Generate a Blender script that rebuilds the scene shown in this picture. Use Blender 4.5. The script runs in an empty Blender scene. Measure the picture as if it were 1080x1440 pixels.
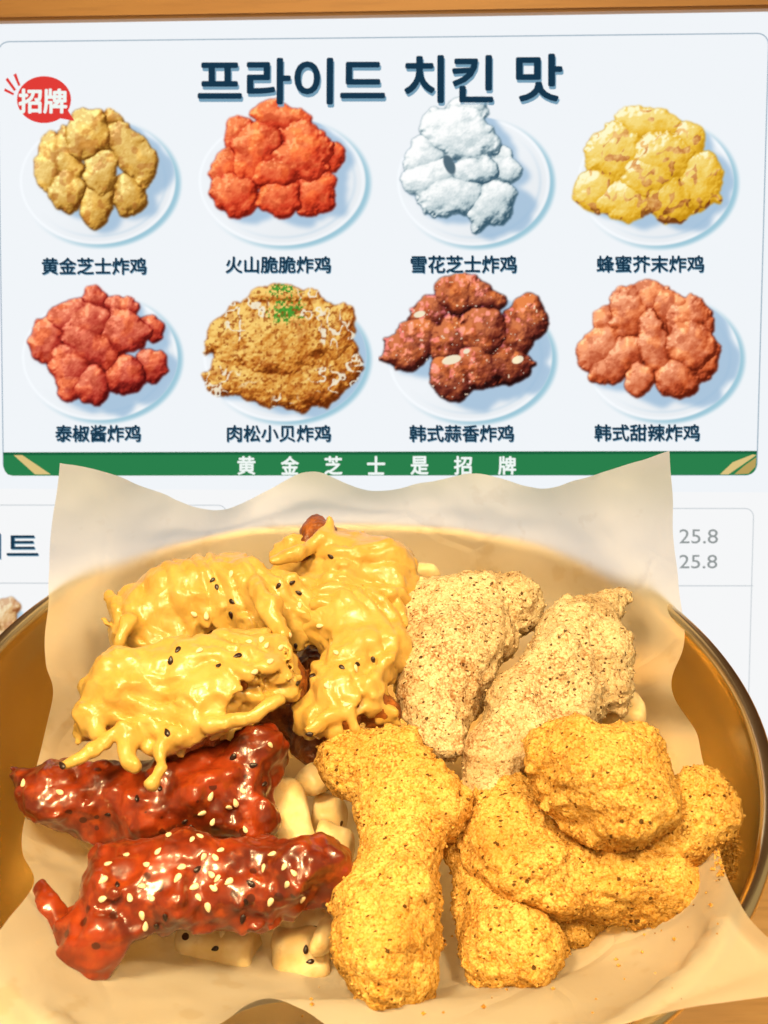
import bpy, math, random
import numpy as np
from mathutils import Vector, Matrix
from mathutils.bvhtree import BVHTree

# ---------------------------------------------------------------- camera, world, lamps, exposure
scene = bpy.context.scene
COL = scene.collection
PITCH = math.radians(34.4)
CAM = np.array([.0105, -.285, .4155])
FPX = 1800.0
FWD = np.array([0, math.cos(PITCH), -math.sin(PITCH)])
UPV = np.array([0, math.sin(PITCH), math.cos(PITCH)])
XV = np.array([1., 0, 0])
cam_d = bpy.data.cameras.new('camera')
cam_d.sensor_fit = 'VERTICAL'; cam_d.sensor_height = 36; cam_d.lens = 45
cam_d.clip_start = .01; cam_d.clip_end = 50
cam_d.dof.use_dof = True; cam_d.dof.focus_distance = .40; cam_d.dof.aperture_fstop = 22
cam = bpy.data.objects.new('camera', cam_d); COL.objects.link(cam)
cam.location = CAM; cam.rotation_euler = (math.pi/2 - PITCH, 0, 0)
scene.camera = cam

world = bpy.data.worlds.new('World'); scene.world = world; world.use_nodes = True
bgn = world.node_tree.nodes['Background']
bgn.inputs[0].default_value = (1.0, .76, .44, 1); bgn.inputs[1].default_value = .34

def lamp(name, loc, target, size, power, col, spread=180):
    d = bpy.data.lights.new(name, 'AREA'); d.shape = 'DISK'; d.size = size; d.energy = power; d.color = col; d.spread = math.radians(spread)
    o = bpy.data.objects.new(name, d); COL.objects.link(o); o.location = loc
    o.rotation_euler = (Vector(target) - Vector(loc)).to_track_quat('-Z', 'Y').to_euler()
    return o
WARM = (1.0, .71, .34)
lamp('pendant_lamp', (-.15, -.16, .66), (-.05, -.12, .13), .14, 1.08, WARM, 80)      # shaded pendants over the table
lamp('pendant_lamp', (.20, -.20, .74), (.03, -.12, .13), .10, .74, WARM, 75)
lamp('rail_fill', (.02, .05, 1.15), (0, .30, .32), .2, .55, WARM, 45)  # added light, only there to brighten the board's top wooden rail
lamp('highlight_fill', (-.08, -.55, .95), (0, -.06, .14), .14, .75, WARM, 120)  # weak frontal light added for highlights on the glossy food
scene.view_settings.view_transform = 'Standard'
scene.view_settings.look = 'None'
scene.view_settings.exposure = 0; scene.view_settings.gamma = 1
scene.cycles.max_bounces = 8
scene.cycles.transparent_max_bounces = 8

# ---------------------------------------------------------------- helpers
RIM = .14
def ray(px, py): return FWD + XV*(px-540)/FPX + UPV*(720-py)/FPX
def at_z(px, py, z): r = ray(px, py); return CAM + r*((z-CAM[2])/r[2])
def at_y(px, py, y): r = ray(px, py); return CAM + r*((y-CAM[1])/r[1])
def heap(px, py, h=0.0):                      # the gently sloping top of the food heap
    r = ray(px, py); n = np.array([0, -.25, 1.]); d = .136 + h
    t = (d - CAM@n)/(r@n); return CAM + r*t
def s2l(c):
    c = np.asarray(c, float)
    if c.max() > 1.5: c = c/255.
    return np.where(c <= .04045, c/12.92, ((c+.055)/1.055)**2.4)

def mesh_obj(name, v, faces, mats, parent=None, smooth=True, origin=None, matidx=None):
    v = np.asarray(v, float)
    if origin is None:
        origin = np.zeros(3) if parent is not None else np.array([v[:, 0].mean(), v[:, 1].mean(), v[:, 2].min()])
    me = bpy.data.meshes.new(name)
    if isinstance(faces, np.ndarray):
        nf, k = faces.shape
        me.vertices.add(len(v)); me.vertices.foreach_set('co', (v-origin).astype(np.float32).ravel())
        me.loops.add(nf*k); me.loops.foreach_set('vertex_index', faces.astype(np.int32).ravel())
        me.polygons.add(nf); me.polygons.foreach_set('loop_start', np.arange(0, nf*k, k, dtype=np.int32))
        me.update(calc_edges=True)
    else:
        me.from_pydata([tuple(x) for x in (v-origin)], [], faces)
    if smooth: me.polygons.foreach_set('use_smooth', np.ones(len(me.polygons), bool))
    for m in (mats if isinstance(mats, (list, tuple)) else [mats]): me.materials.append(m)
    if matidx is not None: me.polygons.foreach_set('material_index', np.asarray(matidx, np.int32))
    me.update()
    o = bpy.data.objects.new(name, me); COL.objects.link(o)
    o.location = origin
    if parent is not None: o.parent = parent
    return o
def tag(o, label, cat, group=None):
    o['label'] = label; o['category'] = cat
    if group: o['group'] = group
    return o

# value noise on a hashed lattice
def _h(i, j, k, s):
    x = (i.astype(np.int64)*374761393 + j.astype(np.int64)*668265263 + k.astype(np.int64)*2147483647 + s*1274126177) & 0xffffffff
    x = ((x ^ (x >> 13))*1274126177) & 0xffffffff
    x = ((x ^ (x >> 16))*2246822519) & 0xffffffff
    return ((x ^ (x >> 15)) & 0xffff)/32767.5 - 1
def vnoise(p, s=0):
    i = np.floor(p); f = p-i; i = i.astype(np.int64); f = f*f*f*(f*(f*6-15)+10)
    r = 0
    for a in (0, 1):
        for b in (0, 1):
            for c in (0, 1):
                w = (f[..., 0] if a else 1-f[..., 0])*(f[..., 1] if b else 1-f[..., 1])*(f[..., 2] if c else 1-f[..., 2])
                r = r + w*_h(i[..., 0]+a, i[..., 1]+b, i[..., 2]+c, s)
    return r
def fbm(p, oct=3, s=0):
    r, a, q = 0, 1., 1.
    for k in range(oct):
        r = r + a*vnoise(p*q + 17.3*k, s+k); a *= .5; q *= 2.03
    return r

# surface nets: turns a distance field on a grid into a quad mesh
def surface_nets(f, org, h):
    s = f < 0
    c = np.zeros(tuple(n-1 for n in f.shape), np.int8)
    offs = [(a, b, d) for a in (0, 1) for b in (0, 1) for d in (0, 1)]
    sl = lambda o: tuple(slice(o[k], f.shape[k]-1+o[k]) for k in range(3))
    for o in offs: c += s[sl(o)]
    I = np.argwhere((c > 0) & (c < 8))
    idx = np.full(c.shape, -1, np.int64); idx[tuple(I.T)] = np.arange(len(I))
    acc = np.zeros((len(I), 3)); cnt = np.zeros(len(I))
    for o in offs:
        for ax in range(3):
            if o[ax]: continue
            o2 = list(o); o2[ax] = 1
            a = f[tuple((I+o).T)]; b = f[tuple((I+np.array(o2)).T)]
            m = (a < 0) != (b < 0)
            t = np.where(m, a/np.where(m, a-b, 1), 0)
            p = np.tile(np.array(o, float), (len(I), 1)); p[:, ax] += t
            acc[m] += p[m]; cnt[m] += 1
    V = org + h*(I + acc/cnt[:, None])
    F = []
    for ax in range(3):
        b, d = [(1, 2), (2, 0), (0, 1)][ax]
        lo = [slice(1, -1)]*3; lo[ax] = slice(0, -1); hi = list(lo); hi[ax] = slice(1, None)
        e = s[tuple(lo)] != s[tuple(hi)]
        E = np.argwhere(e)+1; E[:, ax] -= 1
        inside = s[tuple(E.T)]
        def cell(db, dd):
            q = E.copy(); q[:, b] += db; q[:, d] += dd; return idx[tuple(q.T)]
        Q = np.stack([cell(-1, -1), cell(0, -1), cell(0, 0), cell(-1, 0)], 1)
        Q[~inside] = Q[~inside][:, ::-1]
        F.append(Q)
    F = np.concatenate(F); F = F[(F >= 0).all(1)]
    lab = np.arange(len(V))                              # drop loose specks, keep the body
    for _ in range(400):
        m = lab[F].min(1); new = lab.copy()
        for k in range(4): np.minimum.at(new, F[:, k], m)
        new = new[new]; new = new[new]
        if (new == lab).all(): break
        lab = new
    cnt_ = np.bincount(lab, minlength=len(V)); keep = cnt_[lab] > max(400, .02*len(V))
    F = F[keep[F[:, 0]]]; rm = np.cumsum(keep)-1
    return V[keep], rm[F]
def vnormals(V, F):
    n = np.cross(V[F[:, 2]]-V[F[:, 0]], V[F[:, 3]]-V[F[:, 1]])
    N = np.zeros_like(V)
    for k in range(4): np.add.at(N, F[:, k], n)
    return N/np.maximum(np.linalg.norm(N, axis=1), 1e-12)[:, None]

# ---------------------------------------------------------------- materials
class NT:
    def __init__(s, name):
        s.m = bpy.data.materials.new(name); s.m.use_nodes = True; s.t = s.m.node_tree; s.t.nodes.clear()
        s.out = s.n('ShaderNodeOutputMaterial')
    def n(s, t, **kw):
        x = s.t.nodes.new(t)
        for k, v in kw.items(): setattr(x, k, v)
        return x
    def l(s, a, b): s.t.links.new(a, b)
    def val(s, sock, v):
        if hasattr(v, 'is_output') or isinstance(v, bpy.types.NodeSocket): s.l(v, sock)
        else: sock.default_value = v
    def coord(s):
        return s.n('ShaderNodeTexCoord').outputs['Object']
    def noise(s, scale, detail=2, rough=.5, vec=None, dist=0):
        x = s.n('ShaderNodeTexNoise'); x.inputs['Scale'].default_value = scale; x.inputs['Detail'].default_value = detail
        x.inputs['Roughness'].default_value = rough; x.inputs['Distortion'].default_value = dist
        s.l(vec if vec is not None else s.coord(), x.inputs['Vector']); return x.outputs['Fac']
    def voro(s, scale, feature='F1', vec=None):
        x = s.n('ShaderNodeTexVoronoi', feature=feature); x.inputs['Scale'].default_value = scale
        s.l(vec if vec is not None else s.coord(), x.inputs['Vector']); return x
    def ramp(s, fac, stops):
        r = s.n('ShaderNodeValToRGB'); e = r.color_ramp.elements
        while len(e) < len(stops): e.new(.5)
        for q, (p, c) in zip(e, stops):
            q.position = p; q.color = (c, c, c, 1) if isinstance(c, (int, float)) else (*c, 1)
        s.l(fac, r.inputs[0]); return r.outputs[0]
    def mix(s, fac, a, b, mode='MIX'):
        x = s.n('ShaderNodeMix', data_type='RGBA', blend_type=mode)
        s.val(x.inputs[0], fac)
        for k, v in ((6, a), (7, b)):
            s.val(x.inputs[k], (*v, 1) if isinstance(v, tuple) and len(v) == 3 else v)
        return x.outputs[2]
    def math(s, op, a, b=0.):
        x = s.n('ShaderNodeMath', operation=op); s.val(x.inputs[0], a); s.val(x.inputs[1], b); return x.outputs[0]
    def bump(s, h, strength, dist, prev=None):
        x = s.n('ShaderNodeBump'); x.inputs['Strength'].default_value = strength; x.inputs['Distance'].default_value = dist
        s.l(h, x.inputs['Height'])
        if prev is not None: s.l(prev, x.inputs['Normal'])
        return x.outputs[0]
    def bsdf(s, **kw):
        b = s.n('ShaderNodeBsdfPrincipled')
        for k, v in kw.items():
            sock = b.inputs[k.replace('_', ' ')]
            s.val(sock, (*v, 1) if isinstance(v, tuple) and len(v) == 3 and sock.type == 'RGBA' else v)
        s.l(b.outputs[0], s.out.inputs[0]); return b

def emit(name, rgb, k=1.0):
    t = NT(name); e = t.n('ShaderNodeEmission'); e.inputs[0].default_value = (*s2l(rgb), 1); e.inputs[1].default_value = k
    t.l(e.outputs[0], t.out.inputs[0]); return t.m

def powder_mat(name, light, mid, crust, crustamt, fleck=.5):
    t = NT(name); co = t.coord()
    warp = t.noise(700, 3, .6)
    wv = t.n('ShaderNodeTexNoise'); wv.inputs['Scale'].default_value = 900; wv.inputs['Detail'].default_value = 2; t.l(co, wv.inputs['Vector'])
    sub = t.n('ShaderNodeVectorMath', operation='MULTIPLY_ADD'); t.l(wv.outputs['Color'], sub.inputs[0]); sub.inputs[1].default_value = (.0012,)*3; t.l(co, sub.inputs[2])
    g = t.voro(1250, vec=sub.outputs[0]); g2 = t.voro(2300, vec=sub.outputs[0])   # grains and finer dust of the coating
    sep = t.n('ShaderNodeSeparateColor'); t.l(g.outputs['Color'], sep.inputs[0])
    sep2 = t.n('ShaderNodeSeparateColor'); t.l(g2.outputs['Color'], sep2.inputs[0])
    patch = t.noise(75, 4, .68, dist=.6)                       # where the coating lies thin
    col = t.mix(sep.outputs[0], mid, light)
    col = t.mix(t.ramp(sep2.outputs[0], [(.55, 0.), (1., .8)]), col, tuple(min(1, c*1.12+.05) for c in light))
    col = t.mix(t.ramp(t.noise(48, 3, .6), [(.42, 0.), (.66, .55)]), col, tuple(x*.55+y*.45 for x, y in zip(mid, crust)))
    gap = t.math('ADD', g.outputs['Distance'], t.math('MULTIPLY', t.math('SUBTRACT', patch, .5), 1.1*crustamt))
    col = t.mix(t.ramp(gap, [(.58, 0.), (.86, .75)]), col, crust)
    thin = t.math('MULTIPLY', t.ramp(patch, [(.50, 0.), (.70, 1.)]), t.ramp(t.noise(480, 3, .7), [(.44, 0.), (.58, 1.)]))
    col = t.mix(t.math('MULTIPLY', thin, crustamt), col, crust)
    for sc, rr, c, pick in ((560, .30, (.05, .018, .006), .22*fleck), (800, .30, (.11, .028, .006), .30*fleck), (330, .20, (.045, .02, .008), .22*fleck)):
        mp = t.n('ShaderNodeMapping'); mp.inputs['Scale'].default_value = (1, 1.6, .7); mp.inputs['Rotation'].default_value = (sc, .7*sc, .3*sc)
        t.l(co, mp.inputs[0])
        v = t.voro(sc, vec=mp.outputs[0]); sp = t.n('ShaderNodeSeparateColor'); t.l(v.outputs['Color'], sp.inputs[0])
        wob = t.math('ADD', v.outputs['Distance'], t.math('MULTIPLY', t.math('SUBTRACT', warp, .5), .6))
        m = t.math('MULTIPLY', t.math('LESS_THAN', wob, rr), t.math('LESS_THAN', sp.outputs[0], pick))
        col = t.mix(t.math('MULTIPLY', m, .88), col, c)
    h = t.math('ADD', t.math('MULTIPLY', g.outputs['Distance'], -1.), t.math('MULTIPLY', g2.outputs['Distance'], -.6))
    nrm = t.bump(h, .45, .0006, t.bump(t.noise(380, 3, .6), .35, .001))
    t.bsdf(Base_Color=col, Roughness=.95, Normal=nrm, Specular_IOR_Level=.04)
    return t.m

M = {}
M['yellow'] = powder_mat('golden_cheese_powder', (.80, .51, .145), (.54, .265, .038), (.28, .105, .016), .60, .36)
M['pale'] = powder_mat('pale_cheese_powder', (.76, .63, .40), (.52, .37, .18), (.27, .115, .035), .95, .45)

def glaze():
    t = NT('red_chilli_glaze')
    a = t.noise(70, 4, .6, dist=.5); b = t.noise(260, 3, .6)
    col = t.mix(t.ramp(a, [(.40, 0.), (.60, 1.)]), (.11, .013, .003), (.29, .036, .006))
    col = t.mix(t.ramp(b, [(.52, 0.), (.72, .55)]), col, (.42, .072, .009))
    v = t.voro(260); sep = t.n('ShaderNodeSeparateColor'); t.l(v.outputs['Color'], sep.inputs[0])
    m = t.math('MULTIPLY', t.math('LESS_THAN', v.outputs['Distance'], .33), t.math('LESS_THAN', sep.outputs[0], .16))
    col = t.mix(t.math('MULTIPLY', m, .8), col, (.035, .007, .003))
    nrm = t.bump(t.noise(130, 2, .45), .20, .002)
    bs = t.bsdf(Base_Color=col, Roughness=.30, Normal=nrm, Coat_Weight=.5, Coat_Roughness=.12, Specular_IOR_Level=.5)
    bs.inputs['Subsurface Weight'].default_value = .12; bs.inputs['Subsurface Radius'].default_value = (1, .2, .08); bs.inputs['Subsurface Scale'].default_value = .002
    return t.m
M['glaze'] = glaze()
def sauce():
    t = NT('mustard_cheese_sauce')
    a = t.noise(120, 3, .6)
    col = t.mix(t.ramp(a, [(.35, 0.), (.65, 1.)]), (.55, .335, .070), (.63, .415, .115))
    nrm = t.bump(t.noise(170, 2, .5, dist=.8), .30, .002)
    bs = t.bsdf(Base_Color=col, Roughness=.30, Normal=nrm, Coat_Weight=.2, Coat_Roughness=.15)
    bs.inputs['Subsurface Weight'].default_value = .25; bs.inputs['Subsurface Radius'].default_value = (1, .6, .15); bs.inputs['Subsurface Scale'].default_value = .0015
    return t.m
M['sauce'] = sauce()
def crust():
    t = NT('fried_brown_crust')
    a = t.noise(180, 4, .65)
    col = t.mix(t.ramp(a, [(.36, 0.), (.66, 1.)]), (.10, .020, .006), (.42, .13, .022))
    nrm = t.bump(t.noise(500, 3, .6), .6, .001)
    t.bsdf(Base_Color=col, Roughness=.36, Normal=nrm)
    return t.m
M['crust'] = crust()
def ricecake():
    t = NT('pale_fried_potato')
    a = t.noise(90, 3, .6)
    col = t.mix(t.ramp(a, [(.38, 0.), (.66, 1.)]), (.76, .56, .26), (.90, .77, .50))
    col = t.mix(t.ramp(t.noise(260, 3, .7), [(.58, 0.), (.74, .35)]), col, (.50, .25, .07))
    v = t.voro(230); sep = t.n('ShaderNodeSeparateColor'); t.l(v.outputs['Color'], sep.inputs[0])
    m = t.math('MULTIPLY', t.math('LESS_THAN', v.outputs['Distance'], .24), t.math('LESS_THAN', sep.outputs[0], .07))
    col = t.mix(m, col, (.06, .02, .008))
    nrm = t.bump(t.noise(350, 3, .5), .25, .001)
    bs = t.bsdf(Base_Color=col, Roughness=.42, Normal=nrm)
    bs.inputs['Subsurface Weight'].default_value = .3; bs.inputs['Subsurface Radius'].default_value = (1, .7, .3); bs.inputs['Subsurface Scale'].default_value = .003
    return t.m
M['rice'] = ricecake()
def simple(name, col, rough=.5, **kw):
    t = NT(name); t.bsdf(Base_Color=col, Roughness=rough, **kw); return t.m
M['seed_white'] = simple('hulled_sesame', (.90, .74, .46), .38)
M['seed_black'] = simple('dark_sesame', (.022, .008, .006), .32)
def gold():
    t = NT('brushed_gold_metal')
    mp = t.n('ShaderNodeMapping'); mp.inputs['Scale'].default_value = (1, 1, 1.5); t.l(t.coord(), mp.inputs[0])
    a = t.noise(14, 2, .6, vec=mp.outputs[0])
    r = t.ramp(a, [(.3, .20), (.7, .27)])
    col = t.mix(t.ramp(a, [(.3, 0.), (.7, 1.)]), (.98, .79, .46), (.99, .83, .51))
    t.bsdf(Base_Color=col, Metallic=1., Roughness=r)
    return t.m
M['gold'] = gold()
def paper():
    t = NT('greaseproof_paper')
    a = t.noise(60, 4, .6); f = t.noise(900, 2, .6)
    col = t.mix(t.ramp(a, [(.3, 0.), (.7, 1.)]), (.88, .83, .71), (.92, .88, .78))
    spot = t.ramp(t.noise(85, 3, .55), [(.60, 0.), (.66, 1.)])                # oil soaked spots
    col = t.mix(t.math('MULTIPLY', spot, .35), col, (.66, .54, .34))
    nrm = t.bump(f, .12, .0003, t.bump(t.noise(45, 3, .55, dist=.4), .35, .002))
    wp = t.n('ShaderNodeTexNoise'); wp.inputs['Scale'].default_value = 14; t.l(t.coord(), wp.inputs['Vector'])
    wa = t.n('ShaderNodeVectorMath', operation='MULTIPLY_ADD'); t.l(wp.outputs['Color'], wa.inputs[0]); wa.inputs[1].default_value = (.03,)*3; t.l(t.coord(), wa.inputs[2])
    cz = t.voro(17, 'DISTANCE_TO_EDGE', vec=wa.outputs[0]); ce = t.ramp(cz.outputs['Distance'], [(0., 0.), (.035, 1.)])
    nrm = t.bump(t.math('MULTIPLY', ce, t.ramp(t.noise(20, 2, .5), [(.45, 0.), (.6, 1.)])), .35, .0012, nrm)          # creases
    d = t.n('ShaderNodeBsdfPrincipled'); t.l(col, d.inputs['Base Color']); d.inputs['Roughness'].default_value = .55; t.l(nrm, d.inputs['Normal'])
    d.inputs['Specular IOR Level'].default_value = .25
    tr = t.n('ShaderNodeBsdfTranslucent'); t.l(col, tr.inputs[0]); t.l(nrm, tr.inputs['Normal'])
    mx = t.n('ShaderNodeMixShader'); mx.inputs[0].default_value = .30; t.l(d.outputs[0], mx.inputs[1]); t.l(tr.outputs[0], mx.inputs[2])
    tp = t.n('ShaderNodeBsdfRefraction'); tp.inputs['Color'].default_value = (.95, .93, .90, 1); tp.inputs['Roughness'].default_value = .75; tp.inputs['IOR'].default_value = 1.3
    m2 = t.n('ShaderNodeMixShader'); m2.inputs[0].default_value = .52; t.l(mx.outputs[0], m2.inputs[1]); t.l(tp.outputs[0], m2.inputs[2])
    t.l(m2.outputs[0], t.out.inputs[0]); return t.m
M['paper'] = paper()
def wood(name, a, b, along=0):
    t = NT(name)
    mp = t.n('ShaderNodeMapping'); sc = [30, 30, 30]; sc[along] = 2.5; mp.inputs['Scale'].default_value = sc; t.l(t.coord(), mp.inputs[0])
    n = t.noise(3, 4, .6, vec=mp.outputs[0], dist=.5); n2 = t.noise(14, 3, .6, vec=mp.outputs[0])
    col = t.mix(t.ramp(n, [(.3, 0.), (.7, 1.)]), a, b)
    col = t.mix(t.ramp(n2, [(.5, 0.), (.8, .4)]), col, tuple(x*.6 for x in a))
    t.bsdf(Base_Color=col, Roughness=.42, Normal=t.bump(n2, .1, .001))
    return t.m
M['counter'] = wood('oiled_oak', (.55, .30, .10), (.68, .42, .17))
M['frame'] = wood('frame_wood', (.46, .23, .075), (.54, .29, .10))
M['wall'] = simple('plum_wall_paint', (.16, .09, .09), .8)

# ---------------------------------------------------------------- setting
def box(name, lo, hi, mat, parent=None, mtx=None, bev=.0):
    lo, hi = np.array(lo), np.array(hi)
    import bmesh
    bm = bmesh.new(); bmesh.ops.create_cube(bm, size=1)
    for v in bm.verts: v.co = Vector(lo + (np.array(v.co)+.5)*(hi-lo))
    if bev: bmesh.ops.bevel(bm, geom=bm.edges[:], offset=bev, segments=2, affect='EDGES')
    me = bpy.data.meshes.new(name); bm.to_mesh(me); bm.free(); me.materials.append(mat)
    o = bpy.data.objects.new(name, me); COL.objects.link(o)
    if parent is not None: o.parent = parent
    return o
c = box('counter', (-.9, -.7, -.04), (.9, .75, 0), M['counter'], bev=.003); c['kind'] = 'structure'
w = box('wall', (-1.6, .76, -.5), (1.6, .80, 1.6), M['wall']); w['kind'] = 'structure'

# ---------------------------------------------------------------- menu board (a backlit print in a wooden frame, leaning back)
lean, yaw, roll = math.radians(30.5), math.radians(-3.75), math.radians(1.8)
BN = np.array([math.sin(yaw)*math.cos(lean), -math.cos(yaw)*math.cos(lean), math.sin(lean)])
u0 = np.cross([0, 0, 1.], BN); u0 /= np.linalg.norm(u0); v0 = np.cross(BN, u0)
BU = u0*math.cos(roll)+v0*math.sin(roll); BV = np.cross(BN, BU)
BP = np.array([0, .168, .14])
def bp(px, py):
    r = ray(px, py); w = CAM + r*(((BP-CAM)@BN)/(r@BN)) - BP
    return np.array([w@BU, w@BV])
tl, br = bp(-60, 26), bp(1090, 1092)
PU0, PU1, PV0, PV1 = tl[0], bp(1092, 700)[0], br[1], bp(540, 24)[1]
menu = bpy.data.objects.new('menu_board', None); COL.objects.link(menu)
base = BP + BV*(PV0-.012)
menu.matrix_world = Matrix([[BU[i], BV[i], BN[i], base[i]] for i in range(3)] + [[0, 0, 0, 1]])
V_OFF = PV0-.012
tag(menu, 'backlit white menu of fried chicken flavours leaning behind the bowl', 'menu board')
def L(u, v, z=0.): return (u, v-V_OFF, z)
def lp(px, py, z=0.): q = bp(px, py); return L(q[0], q[1], z)
BG = (241, 245, 249)
M['lit'] = emit('lit_panel', BG)
M['lit_low'] = emit('lit_panel_lower', (246, 247, 248))
M['line'] = emit('thin_line_print', (150, 172, 188))
M['line2'] = emit('pale_line_print', (204, 210, 214))
M['green'] = emit('green_print', (42, 128, 76))
M['greendk'] = emit('dark_green_print', (26, 98, 62))
M['ink'] = emit('navy_print', (24, 56, 78))
M['ink2'] = emit('pale_navy_print', (120, 160, 184))
M['white'] = emit('white_print', (240, 248, 244))
M['red'] = emit('red_print', (226, 62, 56))
M['grey'] = emit('grey_print', (150, 156, 156))
M['fry'] = emit('potato_print', (222, 196, 130))
M['fry2'] = emit('potato_shade_print', (186, 160, 92))
box('light_box', L(PU0, PV0, -.022), L(PU1, PV1, -.0012), M['frame'], menu)
t_ = .010
box('frame_rail', L(PU0-t_, PV1, -.024), L(PU1+t_, PV1+t_, .004), M['frame'], menu, bev=.0012)
box('frame_rail', L(PU0-t_, PV0-.012, -.024), L(PU1+t_, PV0, .004), M['frame'], menu, bev=.0012)
box('frame_rail', L(PU0-t_, PV0, -.024), L(PU0, PV1, .004), M['frame'], menu, bev=.0012)
box('frame_rail', L(PU1, PV0, -.024), L(PU1+t_, PV1, .004), M['frame'], menu, bev=.0012)
# easel leg behind
th = base + BV*.26 - BN*.024
def polyflat(name, pts, mat, z, parent=menu):
    return mesh_obj(name, [lp(x, y, z) for x, y in pts], [list(range(len(pts)))[::-1]], mat, parent, smooth=False)
def quad_uv(name, u0, v0, u1, v1, mat, z):
    return mesh_obj(name, [L(u0, v0, z), L(u1, v0, z), L(u1, v1, z), L(u0, v1, z)], [[0, 1, 2, 3]], mat, menu, smooth=False)
vm = bp(540, 690)[1]
quad_uv('lit_face', PU0, vm, PU1, PV1, M['lit'], -.001)
quad_uv('lower_lit_face', PU0, PV0, PU1, vm, M['lit_low'], -.001)
def rpoly(x0, y0, x1, y1, r, n=6):
    pts = []
    for cx, cy, a in ((x1-r, y0+r, -90), (x1-r, y1-r, 0), (x0+r, y1-r, 90), (x0+r, y0+r, 180)):
        for k in range(n+1):
            q = math.radians(a + 90*k/n); pts.append((cx+r*math.cos(q), cy+r*math.sin(q)))
    return pts
def shear(pts, sy=0.0, sx=0.0, y0=360):     # follow the slight perspective of the print
    return pts
def outline(name, pts, w, mat, z):
    P = np.array([lp(x, y, z) for x, y in pts]); n = len(P)
    d = np.roll(P, -1, 0)-np.roll(P, 1, 0); nn = np.stack([-d[:, 1], d[:, 0], 0*d[:, 0]], 1); nn /= np.linalg.norm(nn, axis=1)[:, None]
    V = np.concatenate([P-nn*w/2, P+nn*w/2])
    return mesh_obj(name, V, [[i, (i+1) % n, n+(i+1) % n, n+i] for i in range(n)], mat, menu, smooth=False)
PX = .000293
def persp(x, y):                             # the card on the print: straight edges between its four corners
    s = (x-0)/1080.; t = (y-50)/620.
    tlc, trc, brc, blc = np.array([-3, 59.]), np.array([1081, 47.]), np.array([1064, 668.]), np.array([5, 668.])
    return tuple((1-s)*(1-t)*tlc + s*(1-t)*trc + s*t*brc + (1-s)*t*blc)
card = [persp(x, y) for x, y in rpoly(0, 50, 1080, 670, 16)]
outline('card_border', card, 1.5*PX, M['line'], .0002)
ban = [(5, 637)] + [(1064, 635)] + [(1063.5, 655), (1061, 662), (1057, 666), (1050, 668), (18, 669), (11, 667), (7, 662), (5, 655)]
polyflat('green_banner', ban, M['green'], .0003)
polyflat('banner_edge', [(5, 636), (1064, 634), (1064, 638), (5, 640)], M['greendk'], .0005)
lowr = [persp(x, y) for x, y in rpoly(330, 717, 1077, 1074, 12)]
outline('price_card_border', lowr, 1.4*PX, M['line2'], .0002)
outline('side_card_border', [persp(x, y) for x, y in rpoly(-52, 713, 320, 1068, 12)], 1.4*PX, M['line2'], .0002)
polyflat('divider_line', [(400, 822.5), (1059, 823), (1059, 824.5), (400, 824.5)], M['line2'], .0002)
polyflat('divider_line', [(-55, 819), (300, 820), (300, 821.5), (-55, 820.5)], M['line2'], .0002)

def text(name, body, x0, y0, x1, y1, mats, z=.0008, bold=.0, shadow=None):
    cu = bpy.data.curves.new(name, 'FONT'); cu.body = body; cu.resolution_u = 4
    tmp = bpy.data.objects.new(name+'_src', cu); COL.objects.link(tmp)
    bpy.context.view_layer.update()
    dg = bpy.context.evaluated_depsgraph_get(); me = bpy.data.meshes.new_from_object(tmp.evaluated_get(dg))
    bpy.data.objects.remove(tmp); bpy.data.curves.remove(cu)
    v = np.zeros(len(me.vertices)*3); me.vertices.foreach_get('co', v); v = v.reshape(-1, 3)
    faces = [list(p.vertices) for p in me.polygons]; bpy.data.meshes.remove(me)
    lo, hi = v.min(0), v.max(0)
    a = (v[:, 0]-lo[0])/(hi[0]-lo[0]); b = (v[:, 1]-lo[1])/(hi[1]-lo[1])
    p00, p10, p01 = np.array(lp(x0, y1)), np.array(lp(x1, y1)), np.array(lp(x0, y0))
    W = p00 + a[:, None]*(p10-p00) + b[:, None]*(p01-p00); W[:, 2] = z
    mi = [0]*len(faces); n = len(W)
    if bold:                                 # heavier strokes: the outline repeated a hair to each side
        B = bold*(p01-p00)[1]; base, f0 = W.copy(), list(faces)
        for q, (dx, dy) in enumerate(((1, 0), (-1, 0), (0, 1), (0, -1), (.7, .7), (-.7, -.7), (.7, -.7), (-.7, .7))):
            W2 = base.copy(); W2[:, 0] += dx*B; W2[:, 1] += dy*B; W2[:, 2] += (q+1)*6e-6
            faces = faces + [[i+len(W) for i in f] for f in f0]; W = np.concatenate([W, W2])
        mi = [0]*len(faces); n = len(W)
    if shadow:
        dx, dy = shadow; W2 = W.copy(); W2[:, 0] += dx*PX; W2[:, 1] -= dy*PX; W2[:, 2] = z-.0003
        W = np.concatenate([W, W2]); faces = faces + [[i+n for i in f] for f in faces]; mi += [1]*(len(faces)//2)
    return mesh_obj(name, W, faces, mats, menu, smooth=False, matidx=mi)
text('title_lettering', '프라이드', 280, 84, 540, 146, [M['ink'], M['ink2']], bold=.028, shadow=(1.5, 4))
text('title_lettering', '치킨', 570, 80, 692, 144, [M['ink'], M['ink2']], bold=.028, shadow=(1.5, 3.5))
text('title_lettering', '맛', 727, 78, 789, 142, [M['ink'], M['ink2']], bold=.028, shadow=(1.5, 3.5))
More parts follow.
